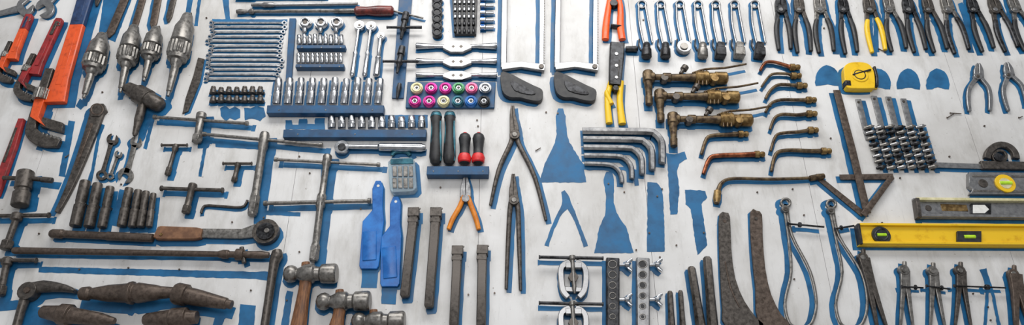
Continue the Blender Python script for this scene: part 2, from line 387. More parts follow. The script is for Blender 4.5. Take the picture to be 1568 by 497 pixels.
for (x,y0,y1,w,ln,m) in [(131,277,346,17,16,'dark'),(150,281,347,16,14,'dark'),(169,286,348,14,13,'dark'),(198,288,346,14,12,'dark'),(212,291,347,13,10,'dark'),(224,293,347,12,9,'dark'),(235,296,347,10,7,'dark')]:
    socket(x,y0,y1,w,m,hc=.018,lean=ln,sil=(2,5,1.5))
stroke([(188,290,10),(176,346,12)])
tee('tee_wrench',(246,288,342,291),(296,281,284,326),'dark',bw=6,sw=10,hub=13)
tee('tee_wrench',(341,250,386,250),(365,249,358,278),'dark',bw=4,sw=7,hub=9)
tee('tee_wrench',(247,222,287,222),(270,221,256,268),'dark',bw=4,sw=6,hub=9)
t=T('hex_key',(1,3,1)); t.s([(308,326,4),(311,317,4),(320,314,4),(360,317,4),(374,315,4),(379,306,4)],'dark',k=2); t.done()
tee('tee_wrench',(235,179,380,189),(309,173,301,218),'worn',bw=5,sw=11,hub=15,sil=(8,4,2))
tee('tee_wrench',(310,205,494,222),(406,203,386,330),'worn',bw=5,sw=12,hub=15,sil=(9,7,2))
tee('tee_wrench',(420,244,582,252),(502,237,490,318),'worn',bw=4.5,sw=10,hub=14,sil=(8,5,2))
tee('tee_wrench',(404,311,568,307),(493,297,480,400),'worn',bw=6,sw=11,hub=14,sil=(8,6,2))
stroke([(500,250,14),(494,330,12)])
stroke([(240,188,6),(300,192,6)]); stroke([(330,222,6),(400,226,6)]); stroke([(410,216,8),(395,325,7)]); stroke([(405,325,7),(460,328,6)])
t=T('breaker_bar',(3,3,1)); t.l(77,357,234,364,[(0,10),(.02,14),(.12,15),(.13,12),(.55,12),(.56,14),(1,13)],'rust'); t.done()
t=T('strap_wrench',(4,6,2)); t.s([(240,356,18),(245,357,22),(300,358,20),(310,358,15)],'leather',th=.02,sh='rect'); t.s([(308,357,15),(370,358,16),(392,353,22)],'worn',th=.012,sh='rect')
t.d(406,353,20,'dark',.001,.024,seg=26); t.d(406,353,14,'gun',.02,.03,seg=20,sil=False); t.d(408,352,4,'worn',.02,.034,seg=10,sil=False); t.d(246,358,2.5,'brass',.01,.024,seg=10,sil=False); t.done()
t=T('long_extension_bar',(2,2,1)); t.l(20,383,412,390,[(0,9),(.01,11),(.3,10),(.8,9),(.82,14),(.84,14),(.845,10),(.87,10),(.872,18),(.9,18),(.905,11),(.97,12),(1,9)],'rust'); t.l(370,378,374,402,[(0,7),(1,7)],'dark',hc=.02); t.done()
stroke([(60,412,9),(200,416,10),(392,421,11),(410,422,14)])
t=T('breaker_bar',(4,3,1)); t.s([(424,383,14),(424,392,19),(420,402,15),(414,440,13),(405,500,13)],'dark',k=2); t.done()
stroke([(444,445,10),(436,500,12)])
hammer(434,516,418,31,468,430,456,505); hammer(484,567,460,31,520,475,514,505)
hammer(538,620,490,30,572,500,570,540)
t=T('knuckle_bar_wrench',(8,5,2)); t.s([(40,444,20),(66,438,20),(100,441,12),(116,446,6)],'dark',th=.03,k=2); t.d(40,444,14,'dark',.001,.034,seg=16); t.s([(42,446,16),(32,475,13),(24,505,13)],'dark',k=2); t.d(40,443,5,'rust',.03,.038,seg=8,sil=False); t.done()
stroke([(-5,468,16),(30,466,14)]); stroke([(60,470,20),(56,500,20)])
t=T('morse_taper_sleeve',(-3,10,2)); t.l(122,449,268,447,[(0,14),(.02,20),(.1,22),(.12,17),(.3,26),(.5,30),(.52,34),(.56,36),(.58,28),(.62,32),(.8,24),(.85,20),(1,16)],'rust'); t.done()
t=T('morse_taper_sleeve',(-3,8,2)); t.l(268,448,355,466,[(0,30),(.05,34),(.2,34),(.22,27),(.4,26),(.9,18),(.92,14),(1,14)],'rust'); t.done()
t=T('lathe_centre',(-3,8,2)); t.l(62,476,176,491,[(0,12),(.03,19),(.25,26),(.27,32),(.4,34),(.42,26),(.8,20),(1,10)],'rust'); t.done()
t=T('lathe_centre',(-3,8,2)); t.l(220,489,302,485,[(0,14),(.05,20),(.5,28),(.52,32),(.8,32),(.82,24),(1,20)],'rust'); t.done()
stroke([(380,466,24),(376,505,24)]); stroke([(340,478,14),(330,505,14)]); stroke([(275,455,14),(340,462,14)])

# ================= UPPER LEFT-CENTRE =================
t=T('long_screwdriver',(2,2,1)); t.l(362,18,547,17,[(0,6),(.03,8),(.1,4.5),(.12,9),(.14,9),(.15,5),(.8,5),(.82,7),(1,7)],'worn',hc=.012); t.l(543,17,603,17,[(0,9),(.05,15),(.3,13),(.6,17),(.95,16),(1,9)],'redwood',hc=.018,seg=10); t.l(603,17,648,28,[(0,3),(1,3)],'worn',hc=.012); t.done()
t=T('extension_bar',(1,2,1)); t.l(385,8,548,6,[(0,5),(.1,5),(.12,8),(.2,8),(.22,5),(1,5)],'steel'); t.done()
t=T('extension_bar',(1,2,1)); t.l(360,-6,500,-6,[(0,10),(.2,10),(.22,5),(1,5)],'worn'); t.done()
n=13
for i in range(n):
    y=35+i*7.2; x0=322+random.uniform(-3,5)-i*.3; x1=436-i*.6+random.uniform(-5,1)
    combo('combination_wrench',x0,y+random.uniform(-.4,.4),x1,y+random.uniform(-.4,.4),3.6,3.9,'chrome',sil=(-1,1.5,.3),th=.005)
t=T('wrench_rack_board',None); t.p([(443,28),(453,28),(446,126),(437,126)],'rack',.001,.012); t.done()
stroke([(325,32,5),(440,32,4)])
for i,(x,m) in enumerate([(467,'chrome'),(491,'chrome'),(515,'chrome')]):
    t=T('ratchet_adapter',(1,2,1)); t.d(x,34,10,m,.001,.02,seg=22); t.r(x,34,6.5,3.5,m,h0=.019,sil=False,seg=18); t.d(x,34,4,'dark',.01,.021,seg=8,sil=False); t.s([(x,43,8),(x-1,48,7),(x-1,50,6)],m,hc=.012); t.done()
def rack(x0,y0,x1,y1,h=.026,name='socket_rack'):
    t=T(name,None); t.p([(x0,y0),(x1,y0),(x1-1,y1),(x0-1,y1)],'rack',.001,h); 
    for i in range(3):
        xx=x0+(x1-x0)*(.1+.4*i); t.d(xx,(y0+y1)/2+1,1.4,'worn',h-.002,h+.0015,seg=8)
    t.done(.0015)
for i in range(9): socket(458+i*8.1,54-(i%2)*1,68.5,7,'chrome',sil=None)
rack(455,69,529,74)
for i in range(10): socket(457+i*7.2,82,97,6.2,'chrome',sil=None)
rack(453,98,527,103)
def ratchet(xt,yt,xb,yb,w,R,name='ratchet_wrench'):
    t=T(name,(2,2,1)); t.l(xt,yt,xb,yb,[(0,w*1.2),(.15,w*.8),(.5,w*.7),(.55,w*1.2),(.58,w),(.93,w*1.25),(.97,w*1.3),(1,w*.9)],'chrome',hc=.014)
    t.d(xt,yt,R,'chrome',.001,.022,seg=20); t.d(xt,yt,R*.62,'steel',.02,.025,seg=16,sil=False); t.d(xt,yt,R*.25,'dark',.02,.027,seg=8,sil=False); return t.done()
ratchet(550,38,539,117,6,8); ratchet(568,39,558,117,6,8); ratchet(583,54,576,117,8,6)
for i in range(10): socket(427+i*17.3,121+random.uniform(-1,1),160,12,'chrome',sil=(-4,1,1),lean=4)
rack(409,161,588,173,.03)
for r_ in range(2):
    t=T('socket_clip_rail',(0,3,1)); y=138+r_*13
    t.s([(321,y+4,5),(405,y+5,5)],'gun',th=.006,sh='rect')
    for i in range(7):
        t.l(327+i*12,y-5+random.random()*2,326+i*12,y+5,[(0,7),(.4,8),(.45,9),(1,9)],'dark',hc=.014); t.d(327+i*12,y-1,1.6,'chrome',.018,.024,seg=8,sil=False)
    t.done()
paintshape([(337,166),(345,162),(352,167),(360,163),(368,168),(368,180),(360,184),(352,181),(345,185),(338,178)]); paintshape([(374,165),(384,166),(392,162),(404,165),(407,178),(398,185),(386,181),(375,184)])
for i in range(10): socket(508+i*15.3,179+random.uniform(-1,1),197,12,'chrome',sil=None)
paintshape([(437,198),(437,184),(447,184),(448,191),(457,191),(458,182),(470,182),(471,190),(482,190),(483,181),(497,181),(498,198)])
rack(434,198,653,210,.028)
paintshape([(590,176),(655,176),(655,196),(590,196)])
t=T('ratchet_wrench',(0,4,1)); t.l(519,224,652,226,[(0,10),(.12,8),(.3,7),(.45,8),(.47,13),(.95,14),(1,9)],'chrome',hc=.015); t.d(523,224,11,'chrome',.001,.024,seg=22); t.d(523,224,6,'gun',.02,.028,seg=16,sil=False); t.done()
t=T('tap_holder_board',None); t.p([(612,-15),(632,-15),(618,150),(600,150)],'rack',.001,.008); t.done()
for (x,y) in [(618,40),(612,92)]:
    t=T('tee_tap_handle',None); t.l(x-26,y+2,x+28,y+2,[(0,5),(.05,4),(1,5)],'gun',hc=.026); t.l(x+4,y-20,x-4,y+20,[(0,10),(.3,12),(.32,8),(.6,9),(.62,12),(.7,6),(1,4)],'gun',hc=.026); t.s([(x,y+2,8),(x,y+5,8)],'gun',hc=.017,th=.017,sh='sq'); t.done()
t=T('tee_tap_handle',None); t.l(612,128,608,152,[(0,6),(.3,8),(1,3)],'gun',hc=.02);t.s([(611,136,5),(611,139,5)],'gun',hc=.015,th=.013,sh='sq'); t.done()
for i in range(6):
    t=T('impact_socket',(1,2,1)); y=-2+i*10.2; t.d(669,y+0,8.2-(i%2)*.8,'gun',.001,.024,seg=20); t.r(669,y,5.6,2.6,'gun',h0=.022,sil=False,seg=16); t.d(669,y,3.6,'black',.02,.0245,seg=6,sil=False); t.done()
t=T('screwdriver_bit_set',(-3,1,1)); t.p([(692,-6),(731,-6),(729,52),(696,52)],'black',.001,.018)
for r_ in range(5):
    for i in range(5):
        t.l(697+i*7,-2+r_*11,697+i*7,6+r_*11,[(0,3),(.5,4),(.55,5),(1,5)],'chrome' if r_<3 else 'gun',hc=.021,sh='hex',sil=False)
t.done()
for r_ in range(5):
    t=T('hex_bit_socket',(1,1,1)); y=-2+r_*11; t.l(735,y,756,y,[(0,9),(.4,9),(.42,5),(1,4.5)],'chrome'); t.l(736,y,742,y,[(0,9.6),(1,9.6)],'bluepl',hc=.0115,sil=False); t.done()
def tapw(y,w):
    t=T('tap_wrench',(0,3,1)); t.l(637,y,761,y,[(0,w*.9),(.01,w),(.22,w*.7),(.24,w*.55),(.36,w*.6),(.64,w*.6),(.76,w*.55),(.78,w*.7),(.99,w),(1,w*.9)],'chrome',hc=.012)
    t.p([(678,y-2),(690,y-w*.75),(708,y-w*.75),(722,y-2),(722,y+2),(708,y+w*.75),(690,y+w*.75),(678,y+2)],'steel',.003,.02); t.d(694,y,3,'dark',.018,.0205,seg=4,sil=False); t.d(706,y,3.4,'dark',.018,.0205,seg=4,sil=False); t.done()
tapw(71,11); tapw(94,10); tapw(115,9)
t=T('die_nut_rack',None); t.p([(624,125),(759,125),(757,165),(621,165)],'rack',.001,.012); t.done(.002)
for i,(x,m) in enumerate([(638,'cream'),(660,'magenta'),(682,'magenta'),(702,'green'),(722,'pink'),(743,'chrome')]):
    t=T('nut_driver_socket',None); t.d(x,134,9.5,m,.012,.026,seg=22); t.r(x,134,6.3,3.2,m,h0=.024,seg=18); t.d(x,134,4.5,'chrome',.02,.028,seg=6); t.d(x,134,2.6,'black',.02,.0285,seg=6); t.done()
for i,(x,m) in enumerate([(635,'magenta'),(657,'magenta'),(679,'cream'),(701,'teal'),(721,'bluepl'),(741,'gun')]):
    t=T('nut_driver_socket',None); t.d(x,154,9.5,m,.012,.026,seg=22); t.r(x,154,6.4,3.3,m,h0=.024,seg=18); t.d(x,154,4.7,'chrome',.02,.028,seg=6); t.d(x,154,2.7,'black',.02,.0285,seg=6); t.done()
t=T('bit_storage_case',(5,3,2)); t.p([(594,248),(600,242),(630,241),(635,246),(638,286),(633,292),(602,294),(597,290)],'clear',.001,.03)
t.s([(600,238,6),(606,232,7),(622,232,7),(628,238,6)],'teal',k=3,th=.012); t.p([(598,243),(632,242),(633,250),(598,251)],'teal',.028,.033,sil=False)
for r_ in range(2):
    for i in range(4): t.p([(601+i*8.3,254+r_*18),(607+i*8.3,254+r_*18),(607.5+i*8.3,269+r_*18),(601.5+i*8.3,269+r_*18)],'worn',.028,.034,sil=False)
t.done()
for x in (668,689):
    t=T('screwdriver',None); t.l(x,172,x-1,252,[(0,10),(.02,15),(.08,18),(.2,16),(.3,15),(.55,17),(.85,20),(.95,17),(1,10)],'black',hc=.022,seg=16)
    t.l(x,172,x-1,252,[(.0,11),(.01,14),(.06,17.5),(.1,18.6),(.1,17)],'teal',hc=.022,seg=16)
    for dx in(-6,6): t.l(x+dx,185,x+dx*1.1,246,[(0,3),(.5,5),(1,3)],'teal',hc=.03,seg=8)
    t.done()
for x in (712,733):
    t=T('stubby_screwdriver',None); t.l(x,205,x-1,251,[(0,10),(.05,16),(.15,19),(.3,17),(.45,15),(.6,15),(.8,20),(.95,18),(1,12)],'black',hc=.022,seg=16)
    t.l(x,205,x-1,251,[(.66,16),(.8,21.4),(.94,19.4),(.97,16)],'redb',hc=.022,seg=16); t.l(x,203,x,206,[(0,6),(1,8)],'redb',hc=.022); t.done()
rack(654,254,749,267,.036,'screwdriver_rack')
# ================= HACKSAWS =================
for x,hx in ((768,767),(850,848)):
    t=T('hacksaw',(-5,3,1)); hc=.014
    t.s([(x+5,-22,8),(x+3,104,9)],'steel',th=.012,sh='rect',hc=hc)
    t.s([(x+62,-22,6),(x+61,100,6)],'chrome',th=.003,sh='rect',hc=hc)
    for i in range(30): t.s([(x+64.5,-20+i*4,1.6),(x+66.5,-18+i*4,.5)],'worn',th=.002,hc=hc,sh='sq',sil=False)
    t.s([(x+0,103,14),(x+30,100,11),(x+66,105,13)],'steel',th=.016,sh='rect',hc=hc)
    t.d(x+61,101,4,'dark',.001,.026,seg=8,sil=False)
    t.p([(x-1,111),(x+14,113),(x+30,121),(x+48,130),(x+62,137),(x+63,148),(x+58,154),(x+44,153),(x+28,149),(x+12,148),(x+1,138)],'black',.002,.026,k=3)
    t.p([(x+14,124),(x+26,127),(x+50,140),(x+50,144),(x+40,144),(x+20,138)],'gun',.022,.029,k=2,sil=False)
    t.done(.002)
# ================= CENTRE RIGHT =================
t=T('tin_snips',(3,2,1))
for q in (-1,1):
    t.s([(941,-24,10),(941+q*4,-8,9)],'steel',th=.012,sh='rect')
    t.s([(940+q*3,-14,9),(941+q*9,10,9),(939+q*11,40,11),(940+q*13,61,11)],'orangeh',th=.022,k=3)
t.d(940,4,6,'gun',.001,.026); t.s([(935,40,5),(951,42,5)],'gun',th=.024,h0=.001,sil=False); t.done()
t=T('rivet_gun',(2,3,1))
t.s([(958,75,8),(975,75,10),(977,75,6)],'gun'); t.s([(945,68,22),(944,90,22),(941,132,18)],'gun',th=.03,sh='rect',k=2)
t.s([(936,125,9),(930,150,9),(933,189,11)],'yellow',th=.02,k=3); t.s([(951,125,9),(949,155,10),(953,190,12)],'yellow',th=.022,k=3); t.s([(929,140,6),(929,145,8),(936,160,9)],'yellow',th=.024,k=2)
for y in (82,100,118): t.d(944,y,3,'steel',.02,.0335,seg=10,sil=False)
t.d(943,134,5,'gun',.01,.034,seg=6,sil=False); t.s([(948,95,3),(946,120,3)],'worn',th=.0335,sil=False); t.done()
def longpl(px,py,tipx,tipy,ends,hw,name='long_reach_pliers',m='gun',sil=(4,3,1.5),wh=16):
    t=T(name,sil)
    for q in (-1,1):
        t.s([(px+q*wh*.22,py+4,wh*.5),(px+q*wh*.2-1,py-12,wh*.42),(tipx+q*wh*.14,tipy+(py-tipy)*.35,wh*.28),(tipx+q*1.3,tipy,2.6)],m,th=.015,k=3,sh='rect')
        e=ends[0] if q<0 else ends[1]
        t.s([(px+q*2,py-6,wh*.5),(px+q*6,py+14,hw*1.1),(px+(e[0]-px)*.6+q*2,py+(e[1]-py)*.5,hw),(e[0],e[1],hw*.7)],m,th=.012,k=4)
    t.d(px,py,wh*.5,m,.001,.02); t.d(px,py,wh*.25,'worn',.01,.023,seg=10,sil=False); return t.done()
longpl(788,205,785,163,((751,314),(836,337)),7,m='dark')
longpl(787,305,786,267,((775,442),(797,444)),7,m='dark')
t=T('cutting_pliers',(3,2,1))
for q in (-1,1):
    t.s([(713+q*4,302,9),(713+q*4,290,8),(713+q*2.5,277,5),(713+q*1.2,270,3)],'steel',th=.014,k=3,sh='rect')
    t.s([(713+q*3,300,8),(713+q*9,316,8),(711+q*18,335,8),(710+q*23,351,7)],'amber',th=.016,k=3)
t.d(713,303,6,'steel',.001,.019); t.done()
paintshape([(855,166),(862,166),(866,178),(868,205),(872,218),(892,250),(898,279),(826,279),(834,250),(850,218),(852,205),(851,178)])
paintshape([(928,262),(937,262),(940,275),(940,310),(944,325),(960,350),(970,387),(910,387),(917,350),(927,325),(928,300),(924,275)])
stroke([(862,292,5),(868,310,14),(858,325,7),(846,350,6),(837,376,6)],2); stroke([(867,308,12),(877,325,7),(888,352,6),(897,377,7)],2)
paintshape([(991,279),(1005,279),(1014,290),(1017,330),(1018,385),(990,385),(991,330)])
paintshape([(1020,234),(1032,236),(1048,232),(1052,243),(1040,250),(1037,262),(1040,290),(1037,328),(1026,328),(1024,285),(1022,255)])
paintshape([(1049,290),(1080,292),(1083,302),(1074,312),(1078,340),(1083,375),(1068,390),(1063,360),(1058,320),(1050,312)])
for i in range(6):
    w=12-i*1.1; y=200+i*12.5; xr=1014-i*15.5; yb=246+i*6.5
    if i>=5: 
        stroke([(898,258,5),(955,258,5),(972,262,7),(975,284,7)]); continue
    t=T('large_hex_key',(-2,3,1)); t.s([(892+i*.7,y,w),(xr-26,y+1,w),(xr-12,y+4,w),(xr-3,y+13,w),(xr,y+24,w),(xr,yb+ (8 if i else 4),w)],'steel',sh='hex',k=2,hc=.016-i*.001); t.done()
for dx,dy in ((0,0),(18,29),(38,64)):
    t=T('welding_torch',(0,5,1)); X=lambda v:v+dx; Y=lambda v:v+dy; hc=.022
    t.l(X(992),Y(110),X(994),Y(160 if dy!=29 else 157),[(0,15),(.05,17),(.3,17),(.32,13),(.5,12),(.55,10),(.75,10),(.77,12),(1,11)],'brassd',hc=hc)
    t.l(X(985),Y(118),X(1068),Y(119),[(0,13),(.1,15),(.2,15),(.22,10),(.35,10),(.37,14),(.5,14),(.52,11),(.8,12),(1,15)],'brassd',hc=hc)
    t.l(X(1064),Y(119),X(1114),Y(120),[(0,18),(.05,22),(.4,21),(.42,17),(.6,17),(.62,20),(.95,20),(1,14)],'brass',hc=hc)
    for a in (.2,.5,.8): t.l(X(1066+a*20),Y(108),X(1066+a*20),Y(130),[(0,3),(1,3)],'brassd',hc=hc+.012,sil=False)
    t.s([(X(1060),Y(112),3),(X(1080),Y(106),3.5),(X(1110),Y(104),3.5),(X(1143),Y(98),3)],'brassd',k=3,hc=.03)
    t.l(X(1042),Y(113),X(1050),Y(102),[(0,6),(.5,6),(.55,11),(1,11)],'dark',hc=hc+.006,sh='round'); t.d(X(1095),Y(119),6,'brass',.01,.044,seg=12,sil=False); t.d(X(1018),Y(118),6,'dark',.01,.038,seg=8,sil=False)
    t.done()
def tip(xr,yr,pts,m='brassd',w=5):
    t=T('torch_tip',(0,4,1))
    t.l(xr,yr,xr-16,yr-(0),[(0,6),(.1,9),(.35,9),(.37,7),(.5,7),(.52,11),(.95,11),(1,8)],'brass',hc=.012)
    t.s([(xr-14,yr,w*1.25)]+[(a,b,w*(1.1-.35*i/len(pts))) for i,(a,b) in enumerate(pts)],m,k=4,hc=.012); t.done()
tip(1225,103,[(1200,99),(1185,95),(1172,96),(1164,108)],'copper'); tip(1227,116,[(1205,113),(1185,113),(1176,119),(1166,133)],'brassd',4)
tip(1236,131,[(1210,130),(1192,130),(1180,138),(1172,151)]); tip(1250,153,[(1220,153),(1195,153),(1180,159),(1172,172)])
tip(1251,174,[(1220,176),(1198,175),(1186,181),(1179,198)]); tip(1253,199,[(1222,202),(1203,203),(1188,208),(1180,231)])
tip(1273,231,[(1240,231),(1205,230),(1188,236),(1181,262)],'brassd',6)
tip(1146,205,[(1115,206),(1095,207),(1082,212),(1074,236)],'brassd',6); tip(1171,236,[(1135,237),(1100,238),(1086,243),(1077,266)],'copper',7)
t=T('cutting_torch_tube',(1,3,1)); t.s([(1262,268,5),(1245,272,5),(1180,274,5),(1125,273,5),(1107,278,5.5),(1100,290,7),(1097,311,9)],'brassd',k=3,hc=.012); t.l(1262,269,1240,273,[(0,8),(.4,10),(1,9)],'brassd',hc=.012); t.l(1099,292,1097,311,[(0,11),(.6,12),(1,8)],'brass',hc=.012); t.done()
for i,x in enumerate((984,1013,1042,1070,1097,1126,1157)):
    t=T('spring_hook_clip',(-2,2,1)); t.r(x-1,7,6,3,'steel',seg=16)
    t.s([(x-6,8,3.2),(x-5,35,3.2),(x+2,68,3.2),(x+6,76,3.2)],'steel',k=3); t.s([(x+4,8,3.2),(x+10,40,3.2),(x+15,66,3.2)],'steel',k=3)
    t.s([(x-5,60,2.4),(x-6,70,2.4),(x-2,78,2.4)],'gun',k=2)
    m=['gun','gun','steel','worn','gun','worn','gun'][i]
    if i==2: t.d(x+6,70,11,m,.001,.026,seg=20); t.d(x+6,70,6,'worn',.02,.031,seg=16,sil=False)
    else: t.l(x+6,66,x+6,88,[(0,8),(.1,12),(.4,12),(.45,15),(.95,16),(1,14)],m,sh='rect' if i>3 else 'round',th=None)
    t.done()
for i,(x,m,L) in enumerate([(1196,'black',62),(1224,'black',66),(1256,'black',66),(1292,'black',68),(1332,'yellow',66),(1362,'black',64),(1392,'black',66),(1422,'black',66),(1452,'gun',68),(1491,'black',66),(1525,'gun',66),(1555,'black',64)]):
    a=5+ (x-1190)*.048
    pliers('combination_pliers',x,14,a,22+(i%3)*4,17-(i%2)*2,L,10+(i%3)*1.2,m,['gun','dark','worn'][i%3] ,6,sil=(-3 if i%2 else 4,3,1.5),tip=.4)
pliers('combination_pliers',1585,14,24,26,16,66,11,'black','gun',6)
stroke([(1470,5,8),(1490,60,10)]); stroke([(1340,15,6),(1342,80,8)])
t=T('tape_measure',(-4,2,2)); t.p([(1293,104),(1297,98),(1305,95),(1322,95),(1332,99),(1338,108),(1340,120),(1340,132),(1336,135),(1304,135),(1297,132),(1294,124)],'yellow',.001,.03,k=3)
t.s([(1337,104,4),(1341,120,4),(1341,134,5)],'gun',th=.026,k=2,sh='rect',sil=False)
t.d(1317,114,13,'yellow',.028,.033,seg=26,sil=False); t.d(1317,114,9.5,'gun',.028,.034,seg=24,sil=False); t.d(1317,114,8,'yellow',.028,.035,seg=24,sil=False); t.s([(1303,118,3),(1331,110,3)],'gun',th=.0355,sh='rect',sil=False); t.s([(1296,126,9),(1297,134,9)],'gun',th=.031,sh='rect',sil=False); t.s([(1328,133,6),(1343,134,6)],'yellow',th=.012,sh='rect',sil=False); t.done(.002)
for x,w in ((1267,18),(1345,18),(1391,17),(1436,17)):
    y=100 if x<1300 else 105
    paintshape([(x-w,y+32),(x-w,y+18),(x-w*.7,y+6),(x-w*.1,y+0),(x+w*.6,y+5),(x+w*.95,y+16),(x+w,y+32),(x,y+29)],2)
pliers('snap_ring_pliers',1498,116,2,18,14,54,17,'steel','steel',6,sil=(-3,2,1)); pliers('snap_ring_pliers',1545,114,14,18,14,54,16,'steel','steel',6,sil=(-3,2,1))
t=T('steel_square',(-4,3,1)); t.s([(1281,138,11),(1305,230,12),(1328,326,12)],'rust',th=.004,sh='rect',h0=.009); 
t.s([(1248,268,8),(1322,328,11)],'rust',th=.004,sh='rect',h0=.001); t.s([(1286,271,9),(1368,270,10)],'rust',th=.004,sh='rect',h0=.005); t.s([(1366,270,8),(1322,329,10)],'rust',th=.004,sh='rect',h0=.013); t.done()
t=T('letter_punch_set',(6,3,1))
for i,(x,y) in enumerate(((1316,152),(1340,147),(1362,148),(1385,151))):
    t.s([(x-2,y,9),(x+10,y+48,9),(x+14,y+62,9)],'steel',th=.004,sh='rect')
    t.d(x-1,y+4,2.2,'dark',.003,.0065,seg=8,sil=False)
for r_ in range(8):
    for c in range(6):
        x=1323+c*15.8+r_*2.7; y=194+r_*8.8+random.uniform(-1,1)
        t.l(x,y+2,x+16,y-2,[(0,3.5),(.1,5.5),(.5,6),(.55,7),(.75,6.5),(.8,4),(1,1.5)],['worn','steel','worn','gun'][(r_+c)%4],hc=.012,seg=8,sil=False)
for c in range(6): t.s([(1330+c*15.8,192,5),(1350+c*15.8,260,5)],'gun',th=.006,sh='rect')
t.done()
t=T('combination_square',(2,4,1)); t.s([(1428,252,9),(1600,258,9)],'steel',th=.003,sh='rect',h0=.006)
t.r(1533,243,22,10,'dark',a0=0,a1=180,th=.016,seg=18,sq=.95); t.s([(1502,253,14),(1590,255,14)],'dark',th=.016,sh='rect'); t.d(1530,240,7,'gun',.001,.022,seg=12); t.r(1530,240,10,4,'dark',th=.014,seg=16); t.done()
t=T('spirit_level',(2,3,1)); t.p([(1484,263),(1600,264),(1600,297),(1486,296),(1490,289),(1484,284)],'steel',.001,.02); t.p([(1489,267),(1600,268),(1600,271),(1490,270)],'worn',.018,.0225,sil=False); t.p([(1491,290),(1600,291),(1600,294),(1491,293)],'worn',.018,.0225,sil=False)
t.d(1540,280,15,'yellow',.018,.026,seg=30,sil=False); t.d(1540,280,9,'cream',.02,.0275,seg=20,sil=False); t.l(1531,280,1549,280,[(0,6),(1,6)],'lime',hc=.026,sil=False); t.d(1506,280,7,'dark',.018,.0225,seg=16,sil=False); t.done()
t=T('spirit_level',(3,3,2)); t.p([(1398,303),(1600,305),(1600,336),(1404,334)],'steel',.001,.012)
t.s([(1401,306,5),(1600,308,5)],'cream',th=.026,sh='rect'); t.s([(1405,331,5),(1600,333,5)],'steel',th=.026,sh='rect'); t.s([(1402,305,6),(1406,334,6)],'dark',th=.028,sh='rect')
t.p([(1487,311),(1518,311),(1518,328),(1487,328)],'gun',.01,.018,sil=False); t.p([(1490,313),(1508,313),(1515,320),(1508,326),(1490,326)],'white',.016,.0195,sil=False); t.d(1422,318,5,'dark',.01,.014,seg=12,sil=False); t.s([(1440,318,12),(1480,319,12)],'brass',th=.0125,sh='rect',sil=False); t.done()
t=T('yellow_spirit_level',(-5,4,2)); t.p([(1311,343),(1600,345),(1600,377),(1316,375)],'yellow',.001,.02)
t.s([(1314,345,4),(1600,347,4)],'yellow',th=.03,sh='rect',sil=False); t.s([(1318,373,4),(1600,375,4)],'yellow',th=.03,sh='rect',sil=False)
t.d(1350,359,14,'black',.018,.028,seg=28,sil=False); t.r(1350,359,10,3,'gun',h0=.024,seg=20,sil=False); t.l(1343,359,1357,359,[(0,5),(1,5)],'lime',hc=.027,sil=False)
t.p([(1466,353),(1503,353),(1503,371),(1466,371)],'black',.018,.028,sil=False); t.l(1476,362,1493,362,[(0,6),(1,6)],'lime',hc=.026,sil=False); t.s([(1312,344,4),(1317,375,4)],'black',th=.03,sh='rect',sil=False); t.done()
# ================= BOTTOM CENTRE =================
for (x0,y0,x1,y1) in [(579,276,566,411),(606,300,598,438)]:
    t=T('blue_plastic_scraper',(2,2,1)); t.p([(x0-4,y0),(x0+4,y0),(x0+8,y0+10),(x0+7,y0+40),(x0+9,y0+60),(x1+14,y1-5),(x1+11,y1),(x1-14,y1),(x1-16,y1-5),(x0-20+ (x1-x0)*.3,y0+62),(x0-9,y0+45),(x0-9,y0+12)],'bluepl',.001,.012); t.d(x0,y0+8,3,'white',.008,.0125,seg=10,sil=False)
    t.s([(x0-6+(x1-x0)*.5,y0+78,22),(x1,y1-12,22)],'bluepl',th=.014,sh='rect',sil=False); t.done(.002)
stroke([(567,405,26),(565,440,24)]); stroke([(597,435,24),(595,465,22)])
for (x0,y0,x1,y1) in [(634,320,620,455),(668,320,657,471),(701,378,695,500),(739,377,737,500)]:
    t=T('square_head_tommy_bar',(3,5,1.5)); t.s([(x0,y0,17),(x0-.5,y0+13,17)],'dark',hc=.018,sh='sq'); t.s([(x0-.5,y0+12,14),(x1,y1-3,14),(x1,y1,10)],'dark',hc=.018,sh='rect'); t.s([(x0-1,y0+16,15.5),(x0-1.5,y0+22,15.5)],'dark',hc=.018,sh='sq',sil=False); t.s([(x0-8,y0-1,3),(x0+10,y0-1,3)],'worn',hc=.03,sil=False); t.done()
for (y,) in ((393,),(463,)):
    t=T('gear_puller',(0,4,1)); t.l(825,y,924,y+2,[(0,7),(.03,5),(.97,5),(1,7)],'gun',hc=.03)
    t.l(876,y-2,880,y+56,[(0,10),(.1,10),(.12,7),(.8,7),(1,3)],'worn',hc=.03)
    for q in (-1,1): t.s([(877+q*4,y+8,10),(877+q*17,y+16,9),(878+q*19,y+32,9),(878+q*16,y+52,9),(878+q*8,y+62,8)],'steel',th=.022,k=3,sh='rect',h0=.004)
    t.s([(866,y+14,10),(890,y+14,10)],'steel',th=.028,sh='rect',h0=.004); t.s([(862,y+50,8),(894,y+51,8)],'steel',th=.02,sh='rect'); t.d(878,y+30,8,'dark',.02,.036,seg=6,sil=False); t.done()
for x in (939,985):
    t=T('flaring_tool_block',(-4,3,1.5)); t.s([(x-1,396,20),(x-1,500,20)],'steel' if x>950 else 'gun',th=.026,sh='rect')
    for i in range(6): t.d(x-1,404+i*16,5.5-i*.5,'black',.02,.0275,seg=14,sil=False); t.r(x-1,404+i*16,6.5-i*.4,1.6,'worn',h0=.0255,sil=False,seg=14)
    for y in (402,455):
        t.l(x+8,y+3,x+24,y+3,[(0,5),(.6,5),(.62,9),(1,8)],'chrome',hc=.016)
        for q in (-1,1): t.s([(x+21,y+3,5),(x+24,y+3+q*5,6),(x+29,y+3+q*9,4)],'chrome',th=.006,hc=.016,k=2)
    t.done()
